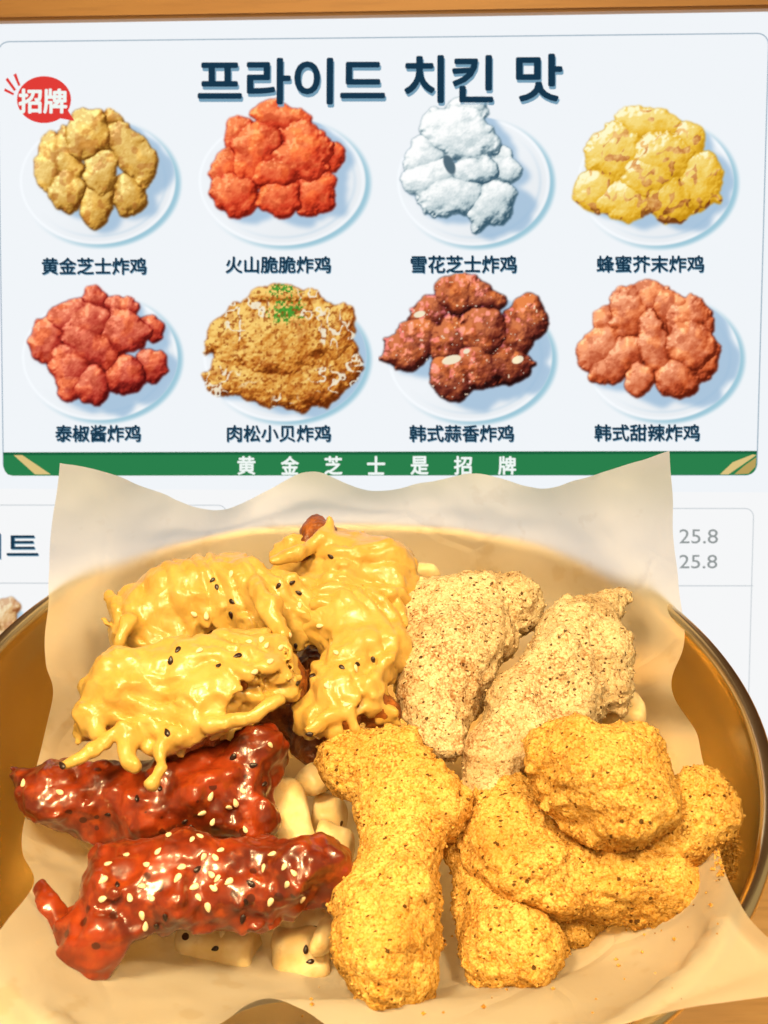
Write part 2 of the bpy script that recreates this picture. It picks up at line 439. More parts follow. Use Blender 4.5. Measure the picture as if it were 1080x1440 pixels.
for body, x0, y0, x1, y1 in (('黄金芝士炸鸡', 60, 363, 206, 386), ('火山脆脆炸鸡', 318, 361, 465, 384), ('雪花芝士炸鸡', 578, 360, 726, 384), ('蜂蜜芥末炸鸡', 839, 360, 989, 383),
                             ('泰椒酱炸鸡', 79, 598, 198, 621), ('肉松小贝炸鸡', 320, 598, 465, 621), ('韩式蒜香炸鸡', 576, 598, 722, 621), ('韩式甜辣炸鸡', 836, 597, 983, 620)):
    text('caption_lettering', body, x0, y0, x1, y1, [M['ink'], M['ink2']], bold=.026, shadow=(.8, 1.2))
for ch, x in zip('黄金芝士是招牌', (347, 408, 469, 529, 590, 651, 713)):
    text('banner_lettering', ch, x-12, 642, x+12, 667, [M['white']], bold=.03)
text('side_lettering', '이트', -36, 750, 54, 785, [M['ink'], M['ink2']], bold=.012, shadow=(1, 1.5))
text('price_lettering', '25.8', 955, 744, 1009, 764, [M['grey']], bold=.004)
text('price_lettering', '25.8', 955, 780, 1008, 799, [M['grey']], bold=.006)
# red speech bubble badge
ell = [(63+38*math.cos(a), 141+33*math.sin(a)) for a in np.linspace(0, 2*math.pi, 40, endpoint=False)]
bad = polyflat('badge', ell, M['red'], .0010)
polyflat('badge_tail', [(78, 166), (96, 155), (106, 171)], M['red'], .0011)
text('badge_lettering', '招牌', 29, 127, 95, 160, [M['white'], M['red']], z=.0016, bold=.035)
for p in ([(20, 106), (24, 104), (30, 121), (27, 122)], [(9, 113), (12, 110), (24, 127), (21, 129)], [(7, 129), (8, 125), (21, 132), (20, 135)]):
    polyflat('badge_spark', p, M['red'], .0010)
polyflat('potato_print', [(20, 640), (32, 640), (72, 667), (50, 667)], M['fry'], .0006)
polyflat('potato_print', [(1012, 667), (1030, 650), (1058, 639), (1063, 640), (1040, 656), (1024, 667)], M['fry'], .0006)
polyflat('potato_print', [(1032, 667), (1046, 655), (1063, 643), (1062, 656), (1052, 666)], M['fry2'], .0006)

# ---- the printed photographs of the dishes: each is a picture drawn in code on a fine sheet
t = NT('dish_print'); at = t.n('ShaderNodeAttribute', attribute_name='print'); e = t.n('ShaderNodeEmission')
t.l(at.outputs['Color'], e.inputs[0]); t.l(e.outputs[0], t.out.inputs[0]); M['print'] = t.m
def blur(a, r):
    for ax in (0, 1):
        for _ in range(2):
            k = 2*r+1; p = np.pad(a, [(r+1, r) if i == ax else (0, 0) for i in range(2)], mode='edge')
            cs = np.cumsum(p, ax); a = (np.take(cs, range(k, cs.shape[ax]), ax)-np.take(cs, range(0, cs.shape[ax]-k), ax))/k
    return a
def sstep(a, b, x): q = np.clip((x-a)/(b-a), 0, 1); return q*q*(3-2*q)
def n2(X, Y, s, oct=3, seed=0): return fbm(np.stack([X*s, Y*s, 0*X+seed*7.7], -1), oct, seed)
def dish(cx, cy, rx, ry, nuggets, cols, seed, style='', lump=.5, top=None):
    x0, x1 = int(cx-rx-10), int(cx+rx+12); y0 = int(min(cy-ry-6, top if top else 9999)); y1 = int(cy+ry+10)
    nuggets = [(a, b, c*1.13, d*1.13, e) for a, b, c, d, e in nuggets]
    y0 = min(y0, int(min(b-max(c, d) for a, b, c, d, e in nuggets)-8))
    X, Y = np.meshgrid(np.arange(x0, x1+1, 1.), np.arange(y0, y1+1, 1.))
    img = np.tile(np.array(BG, float)/255, X.shape+(1,))
    q = np.sqrt(((X-cx)/rx)**2+((Y-cy)/ry)**2)
    # soft cyan cast at lower right of plate, then plate, then rim
    qs = np.sqrt(((X-cx-4)/rx)**2+((Y-cy-3)/ry)**2)
    sh = (1-sstep(.97, 1.05, qs))*sstep(-.5, .9, (X-cx)/rx*.8+(Y-cy)/ry*.5)
    img += sh[..., None]*(np.array([150, 196, 214])/255.-img)*.9
    pl = 1-sstep(.97, 1.0, q)
    pc = np.array([240, 244, 248])/255. - .02*sstep(.0, 1., ((X-cx)/rx+(Y-cy)/ry))[..., None]
    img += pl[..., None]*(pc-img)
    rimw = np.exp(-((q-.86)/.025)**2)*sstep(-.2, .8, (X-cx)/rx*.7+(Y-cy)/ry*.6)
    img -= rimw[..., None]*np.array([.07, .04, .02])
    img += (np.exp(-((q-.955)/.02)**2)*.03)[..., None]
    H = np.full(X.shape, -99.); own_ = np.zeros(X.shape, int); E = np.zeros(X.shape); wx, wy = 5.5*n2(X, Y, .045, 2, seed+90), 5.5*n2(X, Y, .045, 2, seed+91); rg = np.random.RandomState(seed); tv = rg.uniform(-.10, .10, 40)
    for i, (ax, ay, a, b, rot) in enumerate(nuggets):
        dx, dy = X-ax+wx, Y-ay+wy
        wob = 1+.09*n2(X, Y, .07, 3, seed+i)
        r = math.radians(rot); p = (dx*math.cos(r)+dy*math.sin(r))/a; s = (-dx*math.sin(r)+dy*math.cos(r))/b
        qq = (p*p+s*s)/wob**2
        h = np.where(qq < 1, np.sqrt(np.maximum(1-qq, 0))*min(a, b)*.8 + 2.6*i, -99)
        nw = h > H; own_[nw] = i; E[nw] = (1-qq)[nw]; H = np.maximum(H, h)
    food = H > -50
    H = np.where(food, H, 0)
    Hn = H + lump*(1.5*n2(X, Y, .09, 2, seed+40) + .35*n2(X, Y, .35, 2, seed+50))*food
    # shadow on the plate
    k = np.zeros_like(H)
    for d in range(4, 40, 3):
        k = np.maximum(k, np.roll(np.roll(H-d*.9, d, 1), int(d*.45), 0))
    shd = blur(sstep(0, 6, k), 3)*pl
    img += (shd*.75)[..., None]*(np.array([150, 184, 214])/255.-img)
    gy, gx = np.gradient(Hn)
    N = np.stack([-gx, -gy, np.full_like(gx, 1.4)], -1); N /= np.linalg.norm(N, axis=-1)[..., None]
    Ld = np.array([-.42, -.62, .66]); lam = np.clip(N@Ld, 0, 1)
    ao = np.clip(1-(blur(np.where(food, Hn, H), 6)-Hn)/11., .35, 1.10)
    tone = np.clip(lam*1.2+.12, 0, 1.3)*ao
    tone += .08*n2(X, Y, .5, 2, seed+60) + tv[own_] - .16*sstep(-20, 70, Y-cy)*sstep(-40, 60, X-cx+20)
    dark, midc, lite = [np.array(c)/255. for c in cols]
    tone = tone*(.72+.28*sstep(0, .25, E)) + .10*n2(X, Y, .12, 3, seed+61)
    tt = np.clip(tone, 0, 1.2)[..., None]
    colr = np.where(tt < .55, dark+(midc-dark)*tt/.55, midc+(lite-midc)*(tt-.55)/.5)
    br = sstep(.1, .6, n2(X, Y, .09, 3, seed+62))*(style != 'snow'); colr = colr*(1-br[..., None]*np.array([.10, .20, .24]))
    if style == 'sauce':
        low = sstep(cy-25, cy+45, Y); st = np.abs(n2(X, Y+.5*X, .045, 2, seed+70))
        m = sstep(.02+.10*low, .07+.16*low, st+.25*n2(X, Y, .09, 2, seed+79))
        sc = np.where(tt < .6, np.array([196, 140, 20])/255.+(np.array([234, 184, 54])-np.array([196, 140, 20]))/255.*tt/.6, np.array([234, 184, 54])/255.+np.array([12, 30, 60])/255.*(tt-.6)/.5)
        colr = colr*(1-m[..., None])+sc*m[..., None]
        colr += (sstep(.80, .95, lam)*m)[..., None]*np.array([.05, .12, .30])
    if style == 'glaze':
        sp = sstep(.55, .8, lam)*sstep(.0, .4, n2(X, Y, .14, 2, seed+71)); colr += sp[..., None]*np.array([.22, .15, .25])
        sd = sstep(.74, .8, n2(X, Y, .33, 1, seed+72))*food; colr += sd[..., None]*(np.array([.93, .85, .75])-colr)*.8
        for ax, ay, a, b in ((635, 506, 15, 7), (656, 494, 5, 4), (728, 506, 9, 6), (590, 442, 9, 5)):
            mm = 1-sstep(.8, 1., np.sqrt(((X-ax)/a)**2+((Y-ay+.2*(X-ax))/b)**2)); colr += mm[..., None]*(np.array([.95, .90, .78])-colr)
    if style == 'snow':
        mm = 1-sstep(.7, 1., np.hypot((X-632-.3*(Y-232))/9, (Y-232)/16)); colr += mm[..., None]*(np.array([84, 108, 122])/255.-colr)
    if style == 'floss':
        st = np.abs(n2(X, Y, .07, 2, seed+73)); m = (1-sstep(.09, .17, st))*sstep(-.2, .2, n2(X, Y, .03, 1, seed+74)+np.abs(X-cx)/rx-.40)
        colr += m[..., None]*(np.array([.96, .93, .84])-colr)*.9
        gm = sstep(.0, .5, n2(X, Y, .28, 2, seed+75)+.9-np.hypot((X-402)/24, (Y-438)/17)**1.4)
        gm = np.maximum(gm, sstep(.25, .5, n2(X, Y, .3, 2, seed+76)+.6-np.hypot((X-398)/30, (Y-408)/14)))
        colr += gm[..., None]*(np.array([50, 130, 40])/255.*(.6+.6*lam[..., None])-colr)*.9
        dk = sstep(.35, .7, n2(X, Y, .25, 2, seed+77)); colr += dk[..., None]*(np.array([150, 70, 20])/255.-colr)*.7
    if style in ('glaze', 'char'):                    # glints and warmer, more browned faces
        wm = sstep(.0, .5, n2(X, Y, .05, 2, seed+80)); colr += wm[..., None]*np.array([.07, .045, .0])*tt
    if style == 'char':
        sp = sstep(.66, .90, lam)*sstep(-.1, .4, n2(X, Y, .22, 2, seed+78)); colr += sp[..., None]*np.array([.16, .15, .13])
    fm = blur(food.astype(float), 1)
    img = img*(1-fm[..., None])+np.clip(colr, 0, 1)*fm[..., None]
    img = np.clip(img, 0, 1)
    nx, ny = X.shape[1], X.shape[0]
    rays = FWD + XV*(X[..., None]-540)/FPX + UPV*(720-Y[..., None])/FPX
    Wp = CAM + rays*((((BP-CAM)@BN)/(rays@BN))[..., None]) - BP
    V = np.stack([Wp@BU, Wp@BV-V_OFF, np.full(X.shape, .0005)], -1).reshape(-1, 3)
    I = np.arange(nx*ny).reshape(ny, nx)
    F = np.stack([I[1:, :-1].ravel(), I[1:, 1:].ravel(), I[:-1, 1:].ravel(), I[:-1, :-1].ravel()], 1)
    use = (np.abs(img-np.array(BG)/255.).max(-1) > .004); uf = use.ravel()[F].any(1); F = F[uf]
    keep = np.unique(F); rm = np.full(nx*ny, -1); rm[keep] = np.arange(len(keep))
    o = mesh_obj('dish_picture', V[keep], rm[F], M['print'], menu, smooth=False)
    a = o.data.color_attributes.new('print', 'FLOAT_COLOR', 'POINT')
    c4 = np.ones((len(keep), 4), np.float32); c4[:, :3] = s2l(img.reshape(-1, 3)[keep]); a.data.foreach_set('color', c4.ravel())
    return o
def half(lst, ox, oy): return [(ox+x/2, oy+y/2, a/2, b/2, r) for x, y, a, b, r in lst]
d1 = half([(310, 340, 35, 28, 30), (140, 455, 34, 78, 3), (365, 545, 52, 58, 0), (195, 440, 38, 82, -14), (270, 575, 42, 60, 0), (190, 545, 46, 52, 10), (370, 430, 46, 92, -38), (250, 380, 56, 66, 25), (285, 485, 42, 62, 8)], 0, 0)
dish(137, 255, 112, 90, d1, [(110, 66, 16), (206, 154, 66), (238, 200, 116)], 1, 'char', .55)
d2 = half([(680, 385, 45, 50, -20), (925, 440, 45, 38, 0), (640, 465, 38, 50, 20), (890, 540, 55, 66, 30), (660, 545, 62, 62, -30), (795, 338, 82, 38, 14), (720, 430, 58, 76, 22), (850, 430, 70, 78, -25), (785, 560, 55, 48, 0), (780, 480, 76, 46, -8)], 0, 0)
dish(396, 255, 120, 92, d2, [(120, 24, 14), (214, 66, 38), (246, 122, 74)], 2, 'char', .4)
d3 = half([(220, 320, 64, 46, -25), (330, 440, 26, 34, 10), (340, 480, 44, 40, 0), (120, 440, 60, 50, -50), (215, 380, 100, 70, 20), (130, 500, 70, 48, -20), (190, 550, 92, 56, 0), (300, 580, 50, 66, 45), (255, 480, 60, 40, 10)], 540, 0)
dish(665, 255, 110, 92, d3, [(58, 90, 108), (190, 206, 210), (240, 245, 245)], 3, 'snow', .5, top=132)
d4 = half([(740, 350, 80, 50, 10), (850, 400, 50, 50, 0), (650, 430, 80, 70, -30), (880, 510, 62, 80, 0), (590, 540, 56, 54, 0), (780, 450, 90, 70, 0), (680, 560, 80, 56, 0), (800, 560, 60, 60, 0), (740, 500, 70, 60, 20)], 540, 0)
dish(921, 255, 112, 92, d4, [(120, 64, 20), (204, 138, 62), (236, 184, 110)], 4, 'sauce', .55)
d5 = half([(265, 95, 36, 44, 0), (345, 110, 46, 38, 0), (420, 160, 36, 34, 0), (140, 195, 48, 56, 0), (195, 130, 56, 48, -20), (430, 265, 40, 46, 0), (345, 175, 70, 56, 10), (250, 150, 56, 50, 0), (200, 270, 60, 56, 30), (260, 215, 86, 50, 38), (350, 300, 56, 50, 0), (205, 320, 46, 40, 0), (265, 325, 52, 46, 0)], 0, 380)
dish(140, 502, 112, 90, d5, [(84, 14, 14), (176, 50, 38), (226, 112, 84)], 5, 'char', .6)
d6 = half([(800, 90, 90, 50, 5), (700, 190, 110, 90, -30), (900, 190, 100, 100, 30), (660, 290, 70, 60, 0), (960, 260, 60, 60, 0), (740, 300, 110, 70, 0), (860, 300, 110, 84, 0), (800, 200, 130, 110, 0)], 0, 380)
dish(400, 502, 117, 92, d6, [(104, 44, 10), (206, 128, 46), (240, 190, 100)], 6, 'floss', 1.3)
d7 = half([(130, 130, 64, 50, -30), (210, 70, 60, 56, 0), (270, 80, 66, 44, 30), (400, 140, 54, 60, 0), (100, 180, 60, 44, 0), (60, 230, 64, 52, 10), (360, 190, 66, 56, -30), (190, 200, 64, 66, 0), (330, 260, 74, 58, 10), (200, 300, 64, 62, 0), (280, 180, 66, 70, 20), (265, 265, 60, 60, 0)], 540, 380)
dish(660, 502, 118, 92, d7, [(36, 12, 12), (108, 42, 32), (190, 104, 66)], 7, 'glaze', .7)
d8 = half([(625, 135, 40, 34, 0), (720, 90, 80, 48, -15), (800, 110, 60, 44, 10), (610, 220, 56, 66, 20), (690, 120, 50, 70, 20), (860, 150, 62, 70, 0), (880, 240, 54, 70, -20), (660, 250, 80, 46, -40), (820, 300, 62, 60, 0), (760, 210, 44, 90, -14), (860, 210, 60, 70, 0), (720, 310, 38, 46, 0)], 540, 380)
dish(930, 502, 112, 90, d8, [(96, 28, 12), (192, 84, 46), (236, 146, 104)], 8, 'char', .45)
# the corner of one more printed dish, cut by the picture's left edge
dish(-20, 890, 60, 52, [(-30, 880, 40, 40, 0), (2, 868, 24, 26, 20), (0, 905, 26, 24, 0), (-20, 915, 34, 26, 10)], [(150, 96, 50), (222, 176, 120), (240, 214, 170)], 9, '', 1.0)

# ---------------------------------------------------------------- gold bowl
def ysc(x): return .97-.10*np.clip(1-(np.asarray(x)/.1245)**2, 0, 1)**2     # the back of the bowl is a little flattened
def lathe(prof, n=160):
    V, F = [], []
    for r, z in prof:
        for i in range(n):
            a = 2*math.pi*i/n; y = r*math.sin(a); x = r*math.cos(a); V.append((x, y*float(ysc(x*.1245/max(r, 1e-6))) if y > 0 else y, z))
    for j in range(len(prof)-1):
        for i in range(n):
            F.append([j*n+i, j*n+(i+1) % n, (j+1)*n+(i+1) % n, (j+1)*n+i])
    return V, F
INN = [(.0, .018), (.05, .018), (.075, .020), (.087, .027), (.095, .040), (.103, .062), (.110, .085), (.116, .108), (.1205, .128), (.1222, .136)]
def rin(z): return np.interp(z, [p[1] for p in INN[2:]], [p[0] for p in INN[2:]])
bead = [(.1245+.0026*math.cos(a), .1385+.0026*math.sin(a)) for a in np.linspace(math.radians(200), math.radians(-120), 14)]
out = [(r+.0016, z-.001) for r, z in INN[::-1][:-2]] + [(.05, .0165), (.05, .001), (.046, .001), (.046, .0165), (0, .0165)]
V, F = lathe(INN[:-1]+[(.1219, .1352)]+bead+out)
nb = 160*(len(INN)-1)
bowl = mesh_obj('serving_bowl', V, F, M['gold'], origin=np.zeros(3))
tag(bowl, 'round gold metal bowl with rolled rim lined with paper', 'bowl')

# ---------------------------------------------------------------- paper liner
NC = 12
def row(pts, fn): return [fn(*p) for p in pts]
def lerp_row(l, r, ys=None, bow=0., n=NC):
    xs = np.linspace(l[0], r[0], n); s = np.linspace(0, 1, n); y = l[1]+(r[1]-l[1])*s
    return [(xs[i], y[i]+bow*math.sin(math.pi*s[i])) for i in range(n)]
rows = []
x0s = [80, 160, 245, 312, 375, 440, 520, 600, 670, 760, 850, 945]
y0s = [650, 669, 701, 713, 692, 667, 690, 680, 663, 684, 668, 637]
xr = [68, 150, 230, 310, 375, 440, 520, 600, 680, 770, 862, 956]
yr = [832, 802, 777, 762, 752, 744, 744, 746, 751, 762, 783, 838]
def ymax(x):                                        # the sheet stands up just inside the bowl's back rim
    xw = CAM[0]+(x-540)/FPX*.49
    return float(ysc(xw))*math.sqrt(max(.1165**2-xw**2, 0))
rows.append([at_y(x, y, max(ymax(x)+.0015+.0025*math.sin(i*1.9), .072)) for i, (x, y) in enumerate(zip(x0s, y0s))])
rows.append([at_y(x, (a+b)/2, max(ymax(x)+.0012*math.sin(i*1.9+1), .069)) for i, (x, a, b) in enumerate(zip([(p+q)/2 for p, q in zip(x0s, xr)], y0s, yr))])
rows.append([at_y(x, y, min(at_z(x, y, RIM+.001)[1], max(ymax(x)-.001, .066))) for x, y in zip(xr, yr)])
def blend(l, r, z_e, z_m, bow):
    P = []
    for i, (x, y) in enumerate(lerp_row(l, r, bow=bow)):
        s = abs(i/(NC-1)*2-1); z = z_m+(z_e-z_m)*s**3
        P.append(at_z(x, y, z))
    return P
rows.append(blend((62, 925), (960, 900), .140, .118, -60))
rows.append(blend((74, 975), (938, 968), .134, .104, -30))
rows.append(blend((52, 1065), (980, 1032), .122, .098, 0))
rows.append(blend((26, 1180), (1004, 1140), .126, .096, 10))
def zrow(l, r, zs, bow):
    return [at_z(x, y, z) for (x, y), z in zip(lerp_row(l, r, bow=bow), zs)]
rows.append(zrow((44, 1243), (1012, 1200), [.134, .118, .106, .100, .100, .100, .100, .100, .102, .108, .122, .142], 30))
rows.append(zrow((-6, 1312), (1046, 1285), [.148, .134, .118, .110, .108, .106, .106, .106, .108, .114, .128, .150], 45))
rows.append(zrow((-90, 1400), (1130, 1360), [.150, .147, .134, .124, .119, .116, .116, .117, .119, .124, .140, .150], 20))
xe = [-110, 10, 130, 240, 310, 345, 380, 425, 500, 700, 930, 1140]
ye = [1520, 1510, 1495, 1470, 1438, 1418, 1411, 1424, 1468, 1500, 1428, 1398]
ze = [.150, .150, .142, .136, .134, .134, .134, .133, .132, .134, .147, .149]
rows.append([at_z(x, y, z) for x, y, z in zip(xe, ye, ze)])
G = np.array(rows)
def cr(P, m):
    n = len(P); Q = np.concatenate([2*P[:1]-P[1:2], P, 2*P[-1:]-P[-2:-1]]); o = []
    for i in range(n-1):
        a, b, c_, d = Q[i], Q[i+1], Q[i+2], Q[i+3]
        for k in range(m):
            t = k/m; o.append(.5*((2*b)+(c_-a)*t+(2*a-5*b+4*c_-d)*t*t+(3*b-a-3*c_+d)*t**3))
    o.append(P[-1]); return np.array(o)
S = cr(G, 12); S = np.swapaxes(cr(np.swapaxes(S, 0, 1), 12), 0, 1)
ny, nx = S.shape[:2]
P = S.reshape(-1, 3).copy()
P += .0012*np.stack([fbm(P*38, 3, 5), fbm(P*38, 3, 6), fbm(P*38, 3, 7)], 1)
yk = np.where(P[:, 1] > 0, P[:, 1]/ysc(P[:, 0]), P[:, 1]); rr = np.hypot(P[:, 0], yk)
lim = rin(np.minimum(P[:, 2], .136))-.0030
for it in range(4):
    yk = np.where(P[:, 1] > 0, P[:, 1]/ysc(P[:, 0]), P[:, 1]); rr = np.hypot(P[:, 0], yk)
    lim = rin(np.minimum(P[:, 2], .136))-.0032
    back = P[:, 1] > .0
    k = np.where((rr > lim) & ((back & (P[:, 2] < .134)) | (~back & (P[:, 2] < RIM+.002) & (rr < .1225))), lim/np.maximum(rr, 1e-6), 1.)
    P[:, 0] *= k; P[:, 1] *= k
    over = (rr*k >= .1215) & (rr*k < .134) & (P[:, 1] < .0); P[over, 2] = np.maximum(P[over, 2], RIM+.0045)
    if it < 3:                                   # the sheet stays smooth where it lies against the wall
        for _ in range(1):
            Q = P.reshape(ny, nx, 3); R = Q.copy()
            R[1:-1, 1:-1] = .5*Q[1:-1, 1:-1]+.125*(Q[:-2, 1:-1]+Q[2:, 1:-1]+Q[1:-1, :-2]+Q[1:-1, 2:])
            R[1:-1, 0] = .5*Q[1:-1, 0]+.25*(Q[:-2, 0]+Q[2:, 0]); R[1:-1, -1] = .5*Q[1:-1, -1]+.25*(Q[:-2, -1]+Q[2:, -1])
            P = R.reshape(-1, 3).copy()
I = np.arange(nx*ny).reshape(ny, nx)
F = np.stack([I[1:, :-1].ravel(), I[1:, 1:].ravel(), I[:-1, 1:].ravel(), I[:-1, :-1].ravel()], 1)
liner = mesh_obj('paper_liner', P, F, M['paper'])
tag(liner, 'sheet of white greaseproof paper lining the gold bowl, back edge standing up', 'paper')

# ---------------------------------------------------------------- food
FOODS = []                                          # (thing, world verts, faces)
def px_r(p, r): return r*((p-CAM)@FWD)/FPX
def blobs(lst, h):
    o = []
    for b in lst:
        x, y, r = b[:3]; hh = h+(b[3] if len(b) > 3 else 0)
        p = heap(x, y, hh); o.append((p, px_r(p, r)))
    return o
def field(P, chains, k):
    d = None
    for ch in chains:
        for i in range(max(1, len(ch)-1)):
            a, ra = ch[i]; b, rb = ch[min(i+1, len(ch)-1)]
            ab = b-a; L2 = ab@ab
            t = np.clip(((P-a)@ab)/L2, 0, 1) if L2 > 0 else np.zeros(len(P))
            q = np.linalg.norm(P-a-t[:, None]*ab, axis=1)-(ra+(rb-ra)*t)
            if d is None: d = q
            else:
                hh = np.clip(.5+.5*(d-q)/k, 0, 1); d = d+(q-d)*hh-k*hh*(1-hh)
    return d
def grid_for(chains, pad, vox):
    A = np.array([p for c in chains for p, r in c]); R = max(r for c in chains for p, r in c)
    lo = np.min([p-r for c in chains for p, r in c], 0)-pad; hi = np.max([p+r for c in chains for p, r in c], 0)+pad
    n = np.ceil((hi-lo)/vox).astype(int)+1
    X = np.stack(np.meshgrid(*[lo[i]+vox*np.arange(n[i]) for i in range(3)], indexing='ij'), -1).reshape(-1, 3)
    return lo, n, X
def meat_field(X, chains, seed, lump, warp, k=.004, fine=.0006):
    w = warp*np.stack([fbm(X*45, 2, seed+i) for i in range(3)], 1)
    d = field(X+w, chains, k)
    near = np.abs(d) < .006
    Xn = X[near]
    d[near] += lump*fbm(Xn*95, 3, seed+9) + fine*(1-2*np.abs(fbm(Xn*260, 2, seed+13)))
    return d
VOX = .0008
ROT = np.array(Matrix.Rotation(.7, 3, 'X') @ Matrix.Rotation(.5, 3, 'Y') @ Matrix.Rotation(.9, 3, 'Z'))
def piece(name, chains, seed, mat, lump=.0018, warp=.003, grain=.0, parent=None, vox=VOX, k=.004, fine=.0006):
    lo, n, X = grid_for(chains, .004, vox)
    d = meat_field(X, chains, seed, lump, warp, k, fine).reshape(n)
    V, F = surface_nets(d, lo, vox)
    if grain:
        N = vnormals(V, F); Vr = V@ROT
        V = V + N*(grain*(vnoise(Vr*560, seed)+.8*vnoise(Vr@ROT*1100, seed+1)))[:, None]
        rg = np.random.RandomState(seed); n0 = len(V)//26; ii = rg.choice(len(V), n0, replace=False)      # clumped grains standing proud of the coating
        ii = ii[vnoise(V[ii]*120, seed+3) > -.25]; n0 = len(ii); sz = rg.uniform(.00025, .00075, n0)
        oc = np.array([(1, 0, 0), (0, 1, 0), (0, 0, 1), (-1, 0, 0), (0, -1, 0), (0, 0, -1)], float)
        gv = (V[ii]+N[ii]*sz[:, None]*.25)[:, None]+oc[None]*sz[:, None, None]*rg.uniform(.55, 1.25, (n0, 6, 1))
        gq = np.array([(0, 1, 2, 2), (1, 3, 2, 2), (3, 4, 2, 2), (4, 0, 2, 2), (1, 0, 5, 5), (3, 1, 5, 5), (4, 3, 5, 5), (0, 4, 5, 5)])[:, :3]
        GV, GF = gv.reshape(-1, 3), (gq[None]+6*np.arange(n0)[:, None, None]).reshape(-1, 3)
        if parent is None:
            me_v = np.concatenate([V, GV]); faces = F.tolist()+(GF+len(V)).tolist()
            o = mesh_obj(name, me_v, faces, mat); return o, V, F
    if parent is None: o = mesh_obj(name, V, F, mat)
    else: o = mesh_obj(name, V-np.array(parent.location), F, mat, parent, origin=np.zeros(3))
    return o, V, F
def food(name, chains, seed, mat, label, cat, group, **kw):
    o, V, F = piece(name, chains, seed, mat, **kw); tag(o, label, cat, group); FOODS.append((o, V, F)); return o

GP = 'chicken pieces in the bowl'
# golden powdered pieces
def one(lst, h): return [blobs(lst, h)]
food('powdered_chicken', one([(493, 1070, 44), (550, 1084, 52), (600, 1134, 57), (545, 1140, 48), (562, 1202, 48), (553, 1292, 78), (548, 1354, 82)], .012), 11, M['yellow'],
     'large golden drumstick shaped piece with a narrow waist at the bowl front', 'fried chicken', GP, lump=.0012, grain=.00030)
food('powdered_chicken', [blobs([(716, 1138, 56), (715, 1185, 68), (770, 1225, 68), (850, 1232, 64), (915, 1252, 56), (945, 1266, 46)], .004), blobs([(765, 1228, 56), (785, 1268, 26)], .010)], 12, M['yellow'],
     'long golden piece with two fingers stretching under the topmost golden piece', 'fried chicken', GP, lump=.0012, grain=.00030)
food('powdered_chicken', one([(770, 1066, 46), (800, 1075, 60), (845, 1100, 80), (875, 1125, 66), (885, 1066, 46)], .027), 13, M['yellow'],
     'rounded golden piece lying highest, across the pale powdered piece', 'fried chicken', GP, lump=.0012, grain=.00030)
food('powdered_chicken', one([(920, 1150, 40), (955, 1150, 46), (985, 1128, 44), (1012, 1146, 30)], .016), 14, M['yellow'],
     'small golden nugget poking out by the right rim of the bowl', 'fried chicken', GP, lump=.0012, grain=.00030)
food('powdered_chicken', [blobs([(655, 1218, 34), (674, 1260, 44), (700, 1322, 62), (722, 1356, 58)], -.002), blobs([(702, 1318, 46), (758, 1338, 34)], .002)], 15, M['yellow'],
     'golden piece with a creased end, low between drumstick and long piece', 'fried chicken', GP, lump=.0012, grain=.00030)
food('powdered_chicken', one([(800, 1305, 36), (828, 1302, 28)], -.008), 16, M['yellow'],
     'small golden lump mostly hidden beneath the long two fingered piece', 'fried chicken', GP, lump=.0012, grain=.00030)
# pale powdered pieces
food('powdered_chicken', [blobs([(745, 852, 26), (728, 852, 40), (670, 856, 50), (604, 868, 46), (630, 920, 72), (668, 895, 52), (618, 965, 56), (628, 1020, 36), (632, 1050, 22)], .006)], 17, M['pale'],
     'pale wedge shaped powdered piece beside the yellow sauced chicken', 'fried chicken', GP, lump=.0012, grain=.00030)
food('powdered_chicken', [blobs([(872, 832, 17), (848, 856, 27), (808, 890, 44), (792, 958, 62), (732, 1005, 52), (698, 1065, 44), (690, 1100, 36)], .008), blobs([(805, 895, 48), (852, 925, 40), (866, 970, 30)], .008), blobs([(790, 960, 60), (760, 1050, 50)], .006)], 18, M['pale'],
     'pale powdered piece with a pointed tip reaching up towards the paper corner', 'fried chicken', GP, lump=.0012, grain=.00030)
# red glazed pieces
ra = food('glazed_chicken', [blobs([(46, 1088, 22), (90, 1110, 46), (150, 1122, 46), (215, 1130, 58), (290, 1122, 68), (345, 1085, 56)], .004), blobs([(290, 1122, 62), (350, 1150, 40)], .003), blobs([(90, 1110, 42), (70, 1125, 28)], .004)], 21, M['glaze'],
     'dark red glazed piece under the dripping yellow sauce', 'fried chicken', GP, lump=.0024, fine=.0004)
rb = food('glazed_chicken', [blobs([(118, 1330, 44), (135, 1292, 50), (170, 1245, 54), (240, 1240, 60), (320, 1250, 54), (390, 1240, 52), (440, 1222, 42), (462, 1240, 34)], .016)], 22, M['glaze'],
     'bright red glazed piece scattered with many white sesame seeds', 'fried chicken', GP, lump=.0024, fine=.0004)
lo_, V_, F_ = piece('batter_flap', [blobs([(58, 1247, 9), (74, 1276, 17), (96, 1308, 24)], .015)], 23, M['glaze'], lump=.0009, fine=.0002, warp=.002, parent=rb, vox=.0006)
